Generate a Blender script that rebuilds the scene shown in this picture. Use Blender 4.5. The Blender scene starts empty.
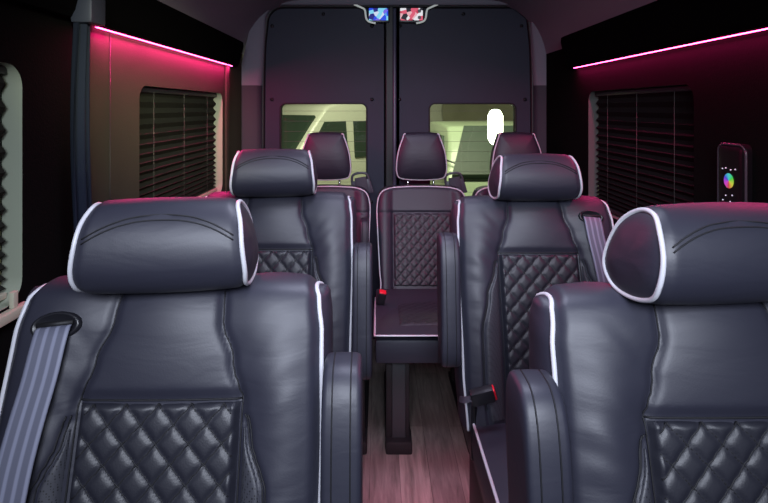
import bpy, bmesh, math, random
from mathutils import Vector, Matrix, noise
PI = math.pi
sc = bpy.context.scene
COL = sc.collection
random.seed(7)

# ------------------------------------------------------------------ materials
def mat(name, color, rough=0.5, metal=0.0, bump=None, spec=0.5, coat=0.0, emit=None, estr=0.0, var=0.0, vscale=6.0, sheen=0.0):
    m = bpy.data.materials.new(name); m.use_nodes = True
    nt = m.node_tree; b = nt.nodes['Principled BSDF']
    b.inputs['Base Color'].default_value = (*color, 1)
    b.inputs['Roughness'].default_value = rough
    b.inputs['Metallic'].default_value = metal
    b.inputs['Specular IOR Level'].default_value = spec
    b.inputs['Coat Weight'].default_value = coat
    if sheen:
        b.inputs['Sheen Weight'].default_value = sheen
    if emit:
        b.inputs['Emission Color'].default_value = (*emit, 1)
        b.inputs['Emission Strength'].default_value = estr
    tc = nt.nodes.new('ShaderNodeTexCoord')
    if bump:
        n = nt.nodes.new('ShaderNodeTexNoise'); n.inputs['Scale'].default_value = bump[0]
        n.inputs['Detail'].default_value = 3
        nt.links.new(tc.outputs['Object'], n.inputs['Vector'])
        bp = nt.nodes.new('ShaderNodeBump'); bp.inputs['Strength'].default_value = bump[1]
        bp.inputs['Distance'].default_value = bump[2] if len(bump) > 2 else 0.002
        nt.links.new(n.outputs['Fac'], bp.inputs['Height'])
        nt.links.new(bp.outputs['Normal'], b.inputs['Normal'])
    if var:
        n2 = nt.nodes.new('ShaderNodeTexNoise'); n2.inputs['Scale'].default_value = vscale
        nt.links.new(tc.outputs['Object'], n2.inputs['Vector'])
        mx = nt.nodes.new('ShaderNodeMixRGB'); mx.blend_type = 'MULTIPLY'; mx.inputs[0].default_value = var
        mx.inputs[1].default_value = (*color, 1)
        cr = nt.nodes.new('ShaderNodeValToRGB')
        cr.color_ramp.elements[0].position = 0.35; cr.color_ramp.elements[0].color = (0.4, 0.4, 0.4, 1)
        cr.color_ramp.elements[1].position = 0.65
        nt.links.new(n2.outputs['Fac'], cr.inputs[0]); nt.links.new(cr.outputs[0], mx.inputs[2])
        nt.links.new(mx.outputs[0], b.inputs['Base Color'])
    return m

LEATHER = mat('black_leather', (0.019, 0.0195, 0.033), 0.52, bump=(420, 0.20, 0.0006), spec=0.62)
QUILT = mat('quilted_leather', (0.014, 0.0145, 0.023), 0.50, bump=(420, 0.3, 0.0008), spec=0.6)
PIPE = mat('white_piping', (0.55, 0.55, 0.60), 0.35)
THREAD = mat('black_thread', (0.006, 0.006, 0.009), 0.7)
BLACKP = mat('black_plastic', (0.012, 0.012, 0.016), 0.35, bump=(300, 0.1))
REDP = mat('red_plastic', (0.75, 0.01, 0.03), 0.35, emit=(1, 0.02, 0.05), estr=0.0)
CHROME = mat('chrome', (0.75, 0.75, 0.78), 0.15, metal=1.0)
METAL = mat('painted_steel', (0.035, 0.04, 0.045), 0.5, bump=(60, 0.1))
DARKM = mat('black_steel', (0.008, 0.008, 0.01), 0.6)
HEADL = mat('headliner', (0.24, 0.23, 0.28), 0.9, bump=(250, 0.3))
PILLAR = mat('dark_trim', (0.035, 0.035, 0.05), 0.7, bump=(200, 0.2))
WALLM = mat('olive_grey_wall_fabric', (0.055, 0.054, 0.040), 0.9, bump=(220, 0.3), spec=0.1, var=0.35, vscale=3)
WALLR = mat('black_wall_fabric', (0.004, 0.004, 0.004), 0.95, bump=(220, 0.3), spec=0.05)
GLOSSB = mat('satin_black_valance', (0.002, 0.002, 0.0025), 0.9, spec=0.03)
DOORM = mat('navy_black_door_panel', (0.022, 0.024, 0.050), 0.6, bump=(350, 0.3), var=0.15)
SEAL = mat('rubber_seal', (0.01, 0.01, 0.012), 0.5)
STRIPB = mat('blue_grey_strip', (0.07, 0.075, 0.12), 0.35)
BLIND = mat('dark_pleated_fabric', (0.016, 0.018, 0.014), 0.9, spec=0.15, bump=(400, 0.2))
BLINDR = mat('black_pleated_fabric', (0.006, 0.006, 0.006), 0.9, spec=0.15, bump=(400, 0.2))
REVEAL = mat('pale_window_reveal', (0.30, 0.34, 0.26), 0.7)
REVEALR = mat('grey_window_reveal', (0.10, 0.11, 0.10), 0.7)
CURT = mat('navy_curtain', (0.010, 0.014, 0.027), 0.85, bump=(500, 0.3), spec=0.15)
CREAM = mat('cream_plastic', (0.5, 0.5, 0.38), 0.5)
CONC = mat('garage_concrete', (0.26, 0.25, 0.18), 0.9, bump=(8, 0.4, 0.02), var=0.5, vscale=1.2)
PAINTW = mat('white_car_paint', (0.5, 0.5, 0.43), 0.3, coat=0.5)
PAINTG = mat('pale_green_car_paint', (0.30, 0.36, 0.25), 0.3, coat=0.5)
CARGL = mat('dark_car_glass', (0.03, 0.045, 0.035), 0.35, spec=0.2)
TYRE = mat('tyre_rubber', (0.01, 0.01, 0.01), 0.8)
LAMPW = mat('lamp_white', (1, 1, 1), 0.5, emit=(0.95, 1.0, 0.82), estr=9)
LEDM = mat('pink_led', (1, 0.1, 0.4), 0.5, emit=(1.0, 0.05, 0.24), estr=24)

def leather_wrinkles(m):
    """broad soft creases in the hide, added under the fine grain"""
    nt = m.node_tree; b = nt.nodes['Principled BSDF']
    old = b.inputs['Normal'].links[0].from_node
    tc = nt.nodes.new('ShaderNodeTexCoord'); mp = nt.nodes.new('ShaderNodeMapping')
    mp.inputs['Scale'].default_value = (4, 4, 14)
    n = nt.nodes.new('ShaderNodeTexNoise'); n.inputs['Scale'].default_value = 2.2; n.inputs['Detail'].default_value = 2
    n.inputs['Distortion'].default_value = 0.8
    nt.links.new(tc.outputs['Object'], mp.inputs[0]); nt.links.new(mp.outputs[0], n.inputs['Vector'])
    bp = nt.nodes.new('ShaderNodeBump'); bp.inputs['Strength'].default_value = 0.12; bp.inputs['Distance'].default_value = 0.008
    nt.links.new(n.outputs['Fac'], bp.inputs['Height']); nt.links.new(bp.outputs['Normal'], old.inputs['Normal'])
leather_wrinkles(LEATHER)

def perforated():
    m = mat('perforated_leather', (0.022, 0.022, 0.028), 0.5)
    nt = m.node_tree; b = nt.nodes['Principled BSDF']
    tc = nt.nodes.new('ShaderNodeTexCoord')
    v = nt.nodes.new('ShaderNodeTexVoronoi'); v.inputs['Scale'].default_value = 260; v.inputs['Randomness'].default_value = 0.0
    nt.links.new(tc.outputs['Object'], v.inputs['Vector'])
    cr = nt.nodes.new('ShaderNodeValToRGB')
    cr.color_ramp.elements[0].position = 0.22; cr.color_ramp.elements[0].color = (0.002, 0.002, 0.003, 1)
    cr.color_ramp.elements[1].position = 0.34; cr.color_ramp.elements[1].color = (0.042, 0.043, 0.055, 1)
    nt.links.new(v.outputs['Distance'], cr.inputs[0]); nt.links.new(cr.outputs[0], b.inputs['Base Color'])
    return m
PERF = perforated()

def floor_mat():
    m = mat('wood_vinyl', (0.1, 0.1, 0.1), 0.42)
    nt = m.node_tree; b = nt.nodes['Principled BSDF']
    tc = nt.nodes.new('ShaderNodeTexCoord')
    mp = nt.nodes.new('ShaderNodeMapping'); mp.inputs['Scale'].default_value = (16, 1.6, 1)
    nt.links.new(tc.outputs['Object'], mp.inputs[0])
    n = nt.nodes.new('ShaderNodeTexNoise'); n.inputs['Scale'].default_value = 2.5; n.inputs['Detail'].default_value = 8
    n.inputs['Roughness'].default_value = 0.65; n.inputs['Distortion'].default_value = 0.6
    nt.links.new(mp.outputs[0], n.inputs['Vector'])
    br = nt.nodes.new('ShaderNodeTexBrick')
    mp2 = nt.nodes.new('ShaderNodeMapping'); mp2.inputs['Rotation'].default_value = (0, 0, PI/2)
    nt.links.new(tc.outputs['Object'], mp2.inputs[0]); nt.links.new(mp2.outputs[0], br.inputs['Vector'])
    br.inputs['Scale'].default_value = 1.0; br.inputs['Brick Width'].default_value = 0.9; br.inputs['Row Height'].default_value = 0.11
    br.inputs['Mortar Size'].default_value = 0.0012
    br.inputs['Color1'].default_value = (0.95, 0.95, 0.95, 1); br.inputs['Color2'].default_value = (0.7, 0.7, 0.72, 1)
    br.inputs['Mortar'].default_value = (0.35, 0.35, 0.35, 1)
    cr = nt.nodes.new('ShaderNodeValToRGB')
    cr.color_ramp.elements[0].position = 0.3; cr.color_ramp.elements[0].color = (0.13, 0.12, 0.105, 1)
    cr.color_ramp.elements[1].position = 0.72; cr.color_ramp.elements[1].color = (0.38, 0.35, 0.31, 1)
    nt.links.new(n.outputs['Fac'], cr.inputs[0])
    mx = nt.nodes.new('ShaderNodeMixRGB'); mx.blend_type = 'MULTIPLY'; mx.inputs[0].default_value = 1
    nt.links.new(cr.outputs[0], mx.inputs[1]); nt.links.new(br.outputs[0], mx.inputs[2])
    nt.links.new(mx.outputs[0], b.inputs['Base Color'])
    bp = nt.nodes.new('ShaderNodeBump'); bp.inputs['Strength'].default_value = 0.2; bp.inputs['Distance'].default_value = 0.002
    nt.links.new(n.outputs['Fac'], bp.inputs['Height']); nt.links.new(bp.outputs['Normal'], b.inputs['Normal'])
    return m
FLOORM = floor_mat()

def webbing_mat():
    m = mat('grey_belt_webbing', (0.25, 0.26, 0.34), 0.6)
    nt = m.node_tree; b = nt.nodes['Principled BSDF']
    uv = nt.nodes.new('ShaderNodeUVMap')
    sx = nt.nodes.new('ShaderNodeSeparateXYZ'); nt.links.new(uv.outputs[0], sx.inputs[0])
    mu = nt.nodes.new('ShaderNodeMath'); mu.operation = 'MULTIPLY'; mu.inputs[1].default_value = PI*2*3.5
    nt.links.new(sx.outputs[0], mu.inputs[0])
    si = nt.nodes.new('ShaderNodeMath'); si.operation = 'SINE'; nt.links.new(mu.outputs[0], si.inputs[0])
    cr = nt.nodes.new('ShaderNodeValToRGB')
    cr.color_ramp.elements[0].position = 0.0; cr.color_ramp.elements[0].color = (0.10, 0.105, 0.15, 1)
    cr.color_ramp.elements[1].position = 0.8; cr.color_ramp.elements[1].color = (0.20, 0.21, 0.29, 1)
    nt.links.new(si.outputs[0], cr.inputs[0]); nt.links.new(cr.outputs[0], b.inputs['Base Color'])
    return m
WEB = webbing_mat()
WEBD = mat('dark_belt_webbing', (0.035, 0.035, 0.05), 0.6, bump=(600, 0.3))

def glass_mat():
    m = bpy.data.materials.new('tinted_glass'); m.use_nodes = True
    nt = m.node_tree; nt.nodes.remove(nt.nodes['Principled BSDF'])
    out = nt.nodes['Material Output']
    tr = nt.nodes.new('ShaderNodeBsdfTransparent'); tr.inputs[0].default_value = (0.86, 0.90, 0.80, 1)
    gl = nt.nodes.new('ShaderNodeBsdfGlossy'); gl.inputs['Roughness'].default_value = 0.03
    fr = nt.nodes.new('ShaderNodeFresnel'); fr.inputs[0].default_value = 1.45
    mx = nt.nodes.new('ShaderNodeMixShader')
    nt.links.new(fr.outputs[0], mx.inputs[0]); nt.links.new(tr.outputs[0], mx.inputs[1]); nt.links.new(gl.outputs[0], mx.inputs[2])
    nt.links.new(mx.outputs[0], out.inputs[0])
    return m
GLASS = glass_mat()

def screen_mat(name, kind):
    """small lit displays: blotches of colour"""
    m = bpy.data.materials.new(name); m.use_nodes = True
    nt = m.node_tree; b = nt.nodes['Principled BSDF']
    b.inputs['Base Color'].default_value = (0.01, 0.01, 0.01, 1); b.inputs['Roughness'].default_value = 0.2
    tc = nt.nodes.new('ShaderNodeTexCoord')
    if kind == 'wheel':
        gr = nt.nodes.new('ShaderNodeTexGradient'); gr.gradient_type = 'RADIAL'
        nt.links.new(tc.outputs['Object'], gr.inputs[0])
        hs = nt.nodes.new('ShaderNodeCombineColor'); hs.mode = 'HSV'
        hs.inputs[1].default_value = 0.9; hs.inputs[2].default_value = 0.8
        nt.links.new(gr.outputs['Fac'], hs.inputs[0])
        nt.links.new(hs.outputs[0], b.inputs['Emission Color']); b.inputs['Emission Strength'].default_value = 0.7
        return m
    v = nt.nodes.new('ShaderNodeTexVoronoi'); v.inputs['Scale'].default_value = 38
    nt.links.new(tc.outputs['Object'], v.inputs['Vector'])
    cr = nt.nodes.new('ShaderNodeValToRGB'); cr.color_ramp.interpolation = 'CONSTANT'
    cols = [(0.02, 0.08, 0.9), (0.25, 0.75, 1.0), (0.02, 0.02, 0.25), (0.7, 0.8, 1.0), (0.2, 0.15, 0.9), (0.1, 0.4, 0.9)] if kind == 'blue' else \
           [(0.9, 0.9, 0.95), (0.8, 0.12, 0.2), (0.02, 0.02, 0.03), (0.9, 0.5, 0.55), (0.6, 0.05, 0.1), (0.95, 0.95, 1)]
    el = cr.color_ramp.elements
    el[0].color = (*cols[0], 1); el[1].position = 1/6; el[1].color = (*cols[1], 1)
    for i in range(2, 6):
        e = el.new(i/6); e.color = (*cols[i], 1)
    sx = nt.nodes.new('ShaderNodeSeparateColor'); nt.links.new(v.outputs['Color'], sx.inputs[0])
    nt.links.new(sx.outputs[0], cr.inputs[0]); nt.links.new(cr.outputs[0], b.inputs['Emission Color'])
    b.inputs['Emission Strength'].default_value = 0.85
    return m

# ------------------------------------------------------------------ object helpers
def link_mesh(name, verts, faces, m, parent=None, smooth=True, uvs=None):
    me = bpy.data.meshes.new(name)
    me.from_pydata([tuple(v) for v in verts], [], faces)
    bm = bmesh.new(); bm.from_mesh(me)
    bmesh.ops.recalc_face_normals(bm, faces=bm.faces)
    bm.to_mesh(me); bm.free()
    me.materials.append(m)
    if smooth:
        me.polygons.foreach_set('use_smooth', [True]*len(me.polygons))
    if uvs:
        ul = me.uv_layers.new(name='UVMap')
        for l in me.loops:
            ul.data[l.index].uv = uvs[l.vertex_index]
    o = bpy.data.objects.new(name, me); COL.objects.link(o)
    if parent: o.parent = parent
    return o

class MB:
    """collects shapes for ONE mesh"""
    def __init__(s): s.v = []; s.f = []; s.uv = []
    def add(s, v, f, M=None):
        k = len(s.v)
        s.v += [(M @ Vector(p)) if M else Vector(p) for p in v]
        s.f += [tuple(i + k for i in q) for q in f]
    def box(s, x0, x1, y0, y1, z0, z1, bev=0.0, M=None, seg=2):
        bm = bmesh.new(); bmesh.ops.create_cube(bm, size=1)
        for v in bm.verts:
            v.co = Vector(((x0+x1)/2 + v.co.x*(x1-x0), (y0+y1)/2 + v.co.y*(y1-y0), (z0+z1)/2 + v.co.z*(z1-z0)))
        if bev: bmesh.ops.bevel(bm, geom=bm.edges[:], offset=bev, segments=seg, profile=0.6, affect='EDGES')
        bm.verts.index_update()
        s.add([v.co.copy() for v in bm.verts], [[v.index for v in f.verts] for f in bm.faces], M); bm.free()
    def tube(s, pts, r, n=8, closed=False, caps=True):
        pts = [Vector(p) for p in pts]; N = len(pts); rings = []
        prev = None
        for i in range(N):
            if closed: t = pts[(i+1) % N] - pts[i-1]
            else: t = pts[min(i+1, N-1)] - pts[max(i-1, 0)]
            t.normalize()
            if prev is None:
                a = Vector((0, 0, 1)) if abs(t.z) < 0.9 else Vector((1, 0, 0))
                u = t.cross(a).normalized()
            else:
                u = (prev - t*prev.dot(t)).normalized()
            prev = u; w = t.cross(u)
            rr = r[i] if isinstance(r, (list, tuple)) else r
            rings.append([pts[i] + (u*math.cos(2*PI*k/n) + w*math.sin(2*PI*k/n))*rr for k in range(n)])
        v = [p for rg in rings for p in rg]; f = []
        M = N if closed else N-1
        for i in range(M):
            j = (i+1) % N
            for k in range(n):
                f.append((i*n+k, i*n+(k+1) % n, j*n+(k+1) % n, j*n+k))
        if not closed and caps:
            f.append(tuple(range(n))); f.append(tuple((N-1)*n+k for k in range(n)))
        s.add(v, f)
    def build(s, name, m, parent=None, smooth=True):
        return link_mesh(name, s.v, s.f, m, parent, smooth)

def auto_flat(o, ang=35):
    me = o.data
    bm = bmesh.new(); bm.from_mesh(me)
    for e in bm.edges:
        if len(e.link_faces) == 2 and e.calc_face_angle(0) > math.radians(ang): e.smooth = False
    bm.to_mesh(me); bm.free(); return o

def tag(o, label=None, cat=None, group=None, kind=None):
    if label: o['label'] = label
    if cat: o['category'] = cat
    if group: o['group'] = group
    if kind: o['kind'] = kind
    return o
def empty(name, loc, rz=0):
    o = bpy.data.objects.new(name, None); COL.objects.link(o); o.location = loc; o.rotation_euler = (0, 0, rz)
    o.empty_display_size = 0.1
    return o
def kids(o): return [c for c in bpy.data.objects if c.parent == o]
def copy_tree(o, parent=None):
    c = o.copy(); COL.objects.link(c); c.parent = parent
    for ch in kids(o): copy_tree(ch, c)
    return c

def cr(pts, step, closed=False):
    """Catmull-Rom resample of 2D/3D points"""
    P = [Vector(p) for p in pts]; N = len(P); out = []
    rng = N if closed else N-1
    for i in range(rng):
        if closed: a, b, c, d = P[i-1], P[i], P[(i+1) % N], P[(i+2) % N]
        else: a, b, c, d = P[max(i-1, 0)], P[i], P[i+1], P[min(i+2, N-1)]
        n = max(1, int(round((c-b).length/step)))
        for k in range(n):
            t = k/n
            out.append(0.5*((2*b) + (c-a)*t + (2*a-5*b+4*c-d)*t*t + (3*b-a-3*c+d)*t**3))
    if not closed: out.append(P[-1].copy())
    return out
def lerp_tab(tab, x):
    if x <= tab[0][0]: return tab[0][1]
    for (a, va), (b, vb) in zip(tab, tab[1:]):
        if x <= b:
            t = (x-a)/(b-a); t = t*t*(3-2*t) if len(tab) > 2 else t
            return va + (vb-va)*t
    return tab[-1][1]
def smooth(a, b, x):
    t = min(1, max(0, (x-a)/(b-a))); return t*t*(3-2*t)
def gauss(x, s): return math.exp(-(x/s)**2)

# ------------------------------------------------------------------ captain seat
BACK_PROFILE = [(-0.135, 0.44), (-0.118, 0.56), (-0.085, 0.72), (-0.045, 0.87), (-0.012, 0.98), (0.008, 1.035),
                (0.032, 1.062), (0.072, 1.066), (0.108, 1.045), (0.125, 0.99), (0.115, 0.85), (0.075, 0.65), (0.03, 0.43)]
WTAB = [(0.42, 0.226), (0.60, 0.236), (0.85, 0.240), (1.0, 0.236), (1.05, 0.230), (1.09, 0.214)]
CTAB = [(0.40, 0.118), (0.80, 0.122), (0.91, 0.122), (0.965, 0.104), (1.02, 0.084), (1.10, 0.076)]
BTAB = [(0.40, 0.165), (0.55, 0.180), (0.70, 0.180), (0.80, 0.160), (0.87, 0.135), (0.91, 0.124)]
INS_TOP = 0.918
def back_samples(step):
    P = cr(BACK_PROFILE, step); out = []
    top = max(range(len(P)), key=lambda i: P[i].y)
    for i, p in enumerate(P):
        t = (P[min(i+1, len(P)-1)] - P[max(i-1, 0)]).normalized()
        n = Vector((-t.y, t.x))          # outward (front faces -y)
        out.append((p, n, i <= top + 4))
    return out
def back_bump(x, z, front, side):
    a = abs(x); w = lerp_tab(WTAB, z)
    d = 0.0
    if front:
        c = lerp_tab(CTAB, z)
        fade = 1 - smooth(1.05, 1.085, z)
        # side bolsters swell outward of the centre panel
        if a > c:
            q = (a-c)/(w-c)
            d += 0.017*math.sin(PI*min(1, q*0.98))**1.25*fade*(0.55+0.45*smooth(1.05, 0.9, z))
        else:
            d += 0.006*math.cos(a/c*PI/2)*fade
            if z > INS_TOP:      # pillow of the plain upper panel
                d += 0.007*math.sin(PI*min(1, (z-INS_TOP)/0.17))**0.7*math.cos(a/c*PI/2)**0.5
        d -= 0.006*gauss(a-c, 0.007)*(0.6 + 0.4*fade)
        if a < c + 0.004: d -= 0.007*gauss(z-INS_TOP, 0.007)
        if z < INS_TOP - 0.005:
            b = lerp_tab(BTAB, z)
            if b - c > 0.006: d -= 0.0075*gauss(a-b, 0.005)
            if a < c - 0.002: d -= 0.006
        # gathers pulling across the bolsters
        if a > c:
            q = (a-c)/(w-c)
            nz = noise.noise(Vector((a*9 + side*3.1, 0.3*side, z*34 + 1.5*math.sin(a*22))))
            d += (0.0034 if side < 0 else 0.0016)*nz*math.sin(PI*min(1, q))*smooth(0.60, 0.75, z)*(1-smooth(0.99, 1.06, z))
    d -= 0.012*smooth(w-0.022, w, a)**2
    return d
def make_backrest(parent):
    S = back_samples(0.006); nx = 110; V = []; F = []; E = ([], [])
    for (p, n, fr) in S:
        w = lerp_tab(WTAB, p.y)
        if not fr: w = min(w, 0.232)
        for i in range(nx+1):
            x = -w + 2*w*i/nx
            d = back_bump(x, p.y, fr, 1 if x > 0 else -1)
            V.append((x, p.x + n.x*d, p.y + n.y*d))
        E[0].append(Vector(V[-nx-1])); E[1].append(Vector(V[-1]))
    m = nx+1
    for j in range(len(S)-1):
        for i in range(nx):
            F.append((j*m+i, j*m+i+1, (j+1)*m+i+1, (j+1)*m+i))
    # side panels: inner rings puffed outward
    L = len(S)
    for sd in (0, 1):
        sg = -1 if sd == 0 else 1
        cy = sum(p.y for p in E[sd])/L
        base = [j*m + (0 if sd == 0 else nx) for j in range(L)]
        rows = [base]
        # opposite-side pairing (front j <-> back L-1-j)
        for k, (s_, off) in enumerate(((0.12, 0.010), (0.35, 0.016))):
            row = []
            for j in range(L):
                a = E[sd][j]; b = E[sd][L-1-j]
                c = a.lerp((a+b)/2, s_*2 if s_ < 0.5 else 1)
                V.append((c.x + sg*off, c.y, c.z)); row.append(len(V)-1)
            rows.append(row)
        for r0, r1 in zip(rows, rows[1:]):
            for j in range(L-1):
                F.append((r0[j], r0[j+1], r1[j+1], r1[j]))
        last = rows[-1]
        for j in range(L//2 - 1):
            F.append((last[j], last[j+1], last[L-2-j], last[L-1-j]))
    F.append(tuple(range(m)) + tuple((L-1)*m + i for i in range(nx, -1, -1)))
    o = link_mesh('backrest', V, F, LEATHER, parent)
    # dark stitched seam lines lying in the grooves
    st = MB()
    FS = [(p, n) for p, n, fr in S if fr]
    def on(x, z, lift=0.0016):
        p, n = min(FS, key=lambda q: abs(q[0].y-z) + (0 if q[0].x < 0.03 else 1))
        d = back_bump(x, p.y, True, 1 if x > 0 else -1) + lift
        return Vector((x, p.x + n.x*d, p.y + n.y*d))
    def run(f, z0, z1, k=40): st.tube([on(f(z0+(z1-z0)*i/k), z0+(z1-z0)*i/k) for i in range(k+1)], 0.0013, 5)
    for sg in (-1, 1):
        run(lambda z: sg*lerp_tab(CTAB, z), 0.50, 1.058, 70)
        run(lambda z: sg*lerp_tab(BTAB, z), 0.50, 0.895, 50)
        run(lambda z: sg*(lerp_tab(BTAB, z)+0.005), 0.50, 0.895, 50)
    st.tube([on(-0.121 + 0.242*i/30, INS_TOP) for i in range(31)], 0.0015, 5)
    st.build('seam', THREAD, o)
    for sd in (0, 1):
        pts = [p + Vector(((-0.001 if sd == 0 else 0.001), 0, 0)) for p in E[sd][::2]]
        pts = [p for p, (q, n, fr) in zip(pts, S[::2])]
        t = MB(); t.tube(pts, 0.0037, 8); pp = t.build('piping', PIPE, parent); tag(pp, 'white piping')
    return o
def front_y(z, tabc=[None]):
    """front profile y and normal at height z"""
    if tabc[0] is None: tabc[0] = [(p, n) for p, n, fr in back_samples(0.004) if fr]
    T = tabc[0]
    lo = min(T, key=lambda q: abs(q[0].y - z) + (0 if q[0].x < 0.05 else 1))
    return lo
def quilt_h(x, z, px=0.046, pz=0.050):
    a = abs(math.sin(PI*(x/px + z/pz)/1.0)); b = abs(math.sin(PI*(x/px - z/pz)/1.0))
    m = min(a, b)
    return 0.75*(1-(1-m)**2.6) + 0.25*(a*b)**0.5
def make_insert(parent):
    S = [q for q in back_samples(0.0042) if q[2] and 0.47 < q[0].y < INS_TOP - 0.002]
    nx = 74; V = []; F = []
    for (p, n, fr) in S:
        c = lerp_tab(CTAB, p.y) - 0.003
        for i in range(nx+1):
            x = -c + 2*c*i/nx
            edge = smooth(0, 0.010, c-abs(x))*smooth(0, 0.010, INS_TOP-0.002-p.y)
            d = -0.010 + edge*(0.011 + 0.0052*quilt_h(x, p.y - 0.91, 0.048, 0.050))
            V.append((x, p.x + n.x*d, p.y + n.y*d))
    m = nx+1
    for j in range(len(S)-1):
        for i in range(nx): F.append((j*m+i, j*m+i+1, (j+1)*m+i+1, (j+1)*m+i))
    o = tag(link_mesh('quilted_insert', V, F, QUILT, parent), 'diamond quilted leather insert')
    zs = [q[0].y for q in S]
    def pos(x, z):
        p, n, fr = min(S, key=lambda q: abs(q[0].y-z)); d = 0.0018
        return Vector((x, p.x + n.x*d, p.y + n.y*d))
    quilt_lines(o, pos, lambda z: lerp_tab(CTAB, z) - 0.010, 0.475, INS_TOP-0.008, 0.91, 0.048, 0.050)
    return o
def quilt_lines(parent, pos, hwf, z0, z1, zref, px, pz):
    st = MB()
    for sg in (-1, 1):
        for k in range(-24, 24):
            run = []
            n = int((z1-z0)/0.006)
            for j in range(n+1):
                z = z0 + (z1-z0)*j/n; x = sg*px*(k - (z-zref)/pz)
                if abs(x) <= hwf(z): run.append(pos(x, z))
            if len(run) > 2: st.tube(run, 0.0013, 5)
    st.build('stitching', THREAD, parent)
def make_perf(parent):
    for sg in (-1, 1):
        S = [q for q in back_samples(0.008) if q[2] and 0.47 < q[0].y < 0.885]
        nx = 10; V = []; F = []
        for (p, n, fr) in S:
            c = lerp_tab(CTAB, p.y) + 0.004; b = lerp_tab(BTAB, p.y) - 0.004
            if b < c + 0.002: b = c + 0.002
            for i in range(nx+1):
                a = c + (b-c)*i/nx
                d = back_bump(a, p.y, True, sg) + 0.0012 + 0.002*math.sin(PI*i/nx) - 0.003*(i in (0, nx))
                V.append((sg*a, p.x + n.x*d, p.y + n.y*d))
        m = nx+1
        for j in range(len(S)-1):
            for i in range(nx): F.append((j*m+i, j*m+i+1, (j+1)*m+i+1, (j+1)*m+i))
        tag(link_mesh('bolster_panel', V, F, PERF, parent), 'perforated leather bolster panel')

HEAD_LOOP = [(-0.030, 1.080, .120), (-0.052, 1.108, .121), (-0.054, 1.145, .117), (-0.040, 1.180, .113), (-0.014, 1.203, .106),
             (0.022, 1.204, .106), (0.062, 1.180, .112), (0.088, 1.140, .118), (0.092, 1.100, .124), (0.066, 1.072, .124), (0.02, 1.066, .121)]
def make_headrest(parent):
    P = cr(HEAD_LOOP, 0.006, closed=True); L = len(P); nx = 44; V = []; F = []; E = ([], [])
    cy = sum(p.x for p in P)/L; cz = sum(p.y for p in P)/L
    for i in range(L):
        p = P[i]; t = (P[(i+1) % L] - P[i-1]).to_2d().normalized(); n = Vector((-t.y, t.x))
        if n.dot(Vector((p.x-cy, p.y-cz))) < 0: n = -n
        for k in range(nx+1):
            x = p.z*(-1 + 2*k/nx)
            d = 0.004*(1-(x/p.z)**2) - 0.005*smooth(0.88, 1, abs(x)/p.z)
            V.append((x, p.x + n.x*d, p.y + n.y*d))
        E[0].append(Vector(V[-nx-1])); E[1].append(Vector(V[-1]))
    m = nx+1
    for j in range(L):
        for k in range(nx): F.append((j*m+k, j*m+k+1, ((j+1) % L)*m+k+1, ((j+1) % L)*m+k))
    for sd in (0, 1):
        sg = -1 if sd == 0 else 1; prev = [j*m + (0 if sd == 0 else nx) for j in range(L)]
        c = sum(E[sd], Vector())/L
        for s_, off in ((0.90, 0.004), (0.7, 0.009), (0.4, 0.012)):
            row = []
            for j in range(L):
                q = c + (E[sd][j]-c)*s_; V.append((q.x + sg*off, q.y, q.z)); row.append(len(V)-1)
            for j in range(L): F.append((prev[j], prev[(j+1) % L], row[(j+1) % L], row[j]))
            prev = row
        V.append((c.x + sg*0.013, c.y, c.z)); ci = len(V)-1
        for j in range(L): F.append((prev[j], prev[(j+1) % L], ci))
    h = link_mesh('headrest', V, F, LEATHER, parent)
    for sd in (0, 1):
        sg = -1 if sd == 0 else 1
        t = MB(); t.tube([p + Vector((sg*0.001, 0, 0)) for p in E[sd]], 0.0037, 8, closed=True)
        tag(t.build('headrest_piping', PIPE, h), 'white piping')
    # curved double stitching near the top of the front face
    def surf(x, z):
        best = min((q for q in P if q.x < 0.02), key=lambda q: abs(q.y - z))
        return best.x
    t = MB()
    for dz in (0.0, -0.0065):
        pts = []
        for k in range(33):
            x = -0.106 + 0.212*k/32
            z = 1.192 + dz - 0.030*abs(x/0.106)**2.4
            y = surf(x, z); pts.append((x, y - 0.0050*(1-(x/.12)**2) - 0.0006, z))
        pts = [Vector(p) for p in pts]
        # smooth the sampled depth a little
        for _ in range(3):
            for k in range(1, 32): pts[k].y = (pts[k-1].y + pts[k+1].y + 2*pts[k].y)/4
        t.tube(pts, 0.0012, 6)
    t.build('stitching', THREAD, h)
    return h

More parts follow.
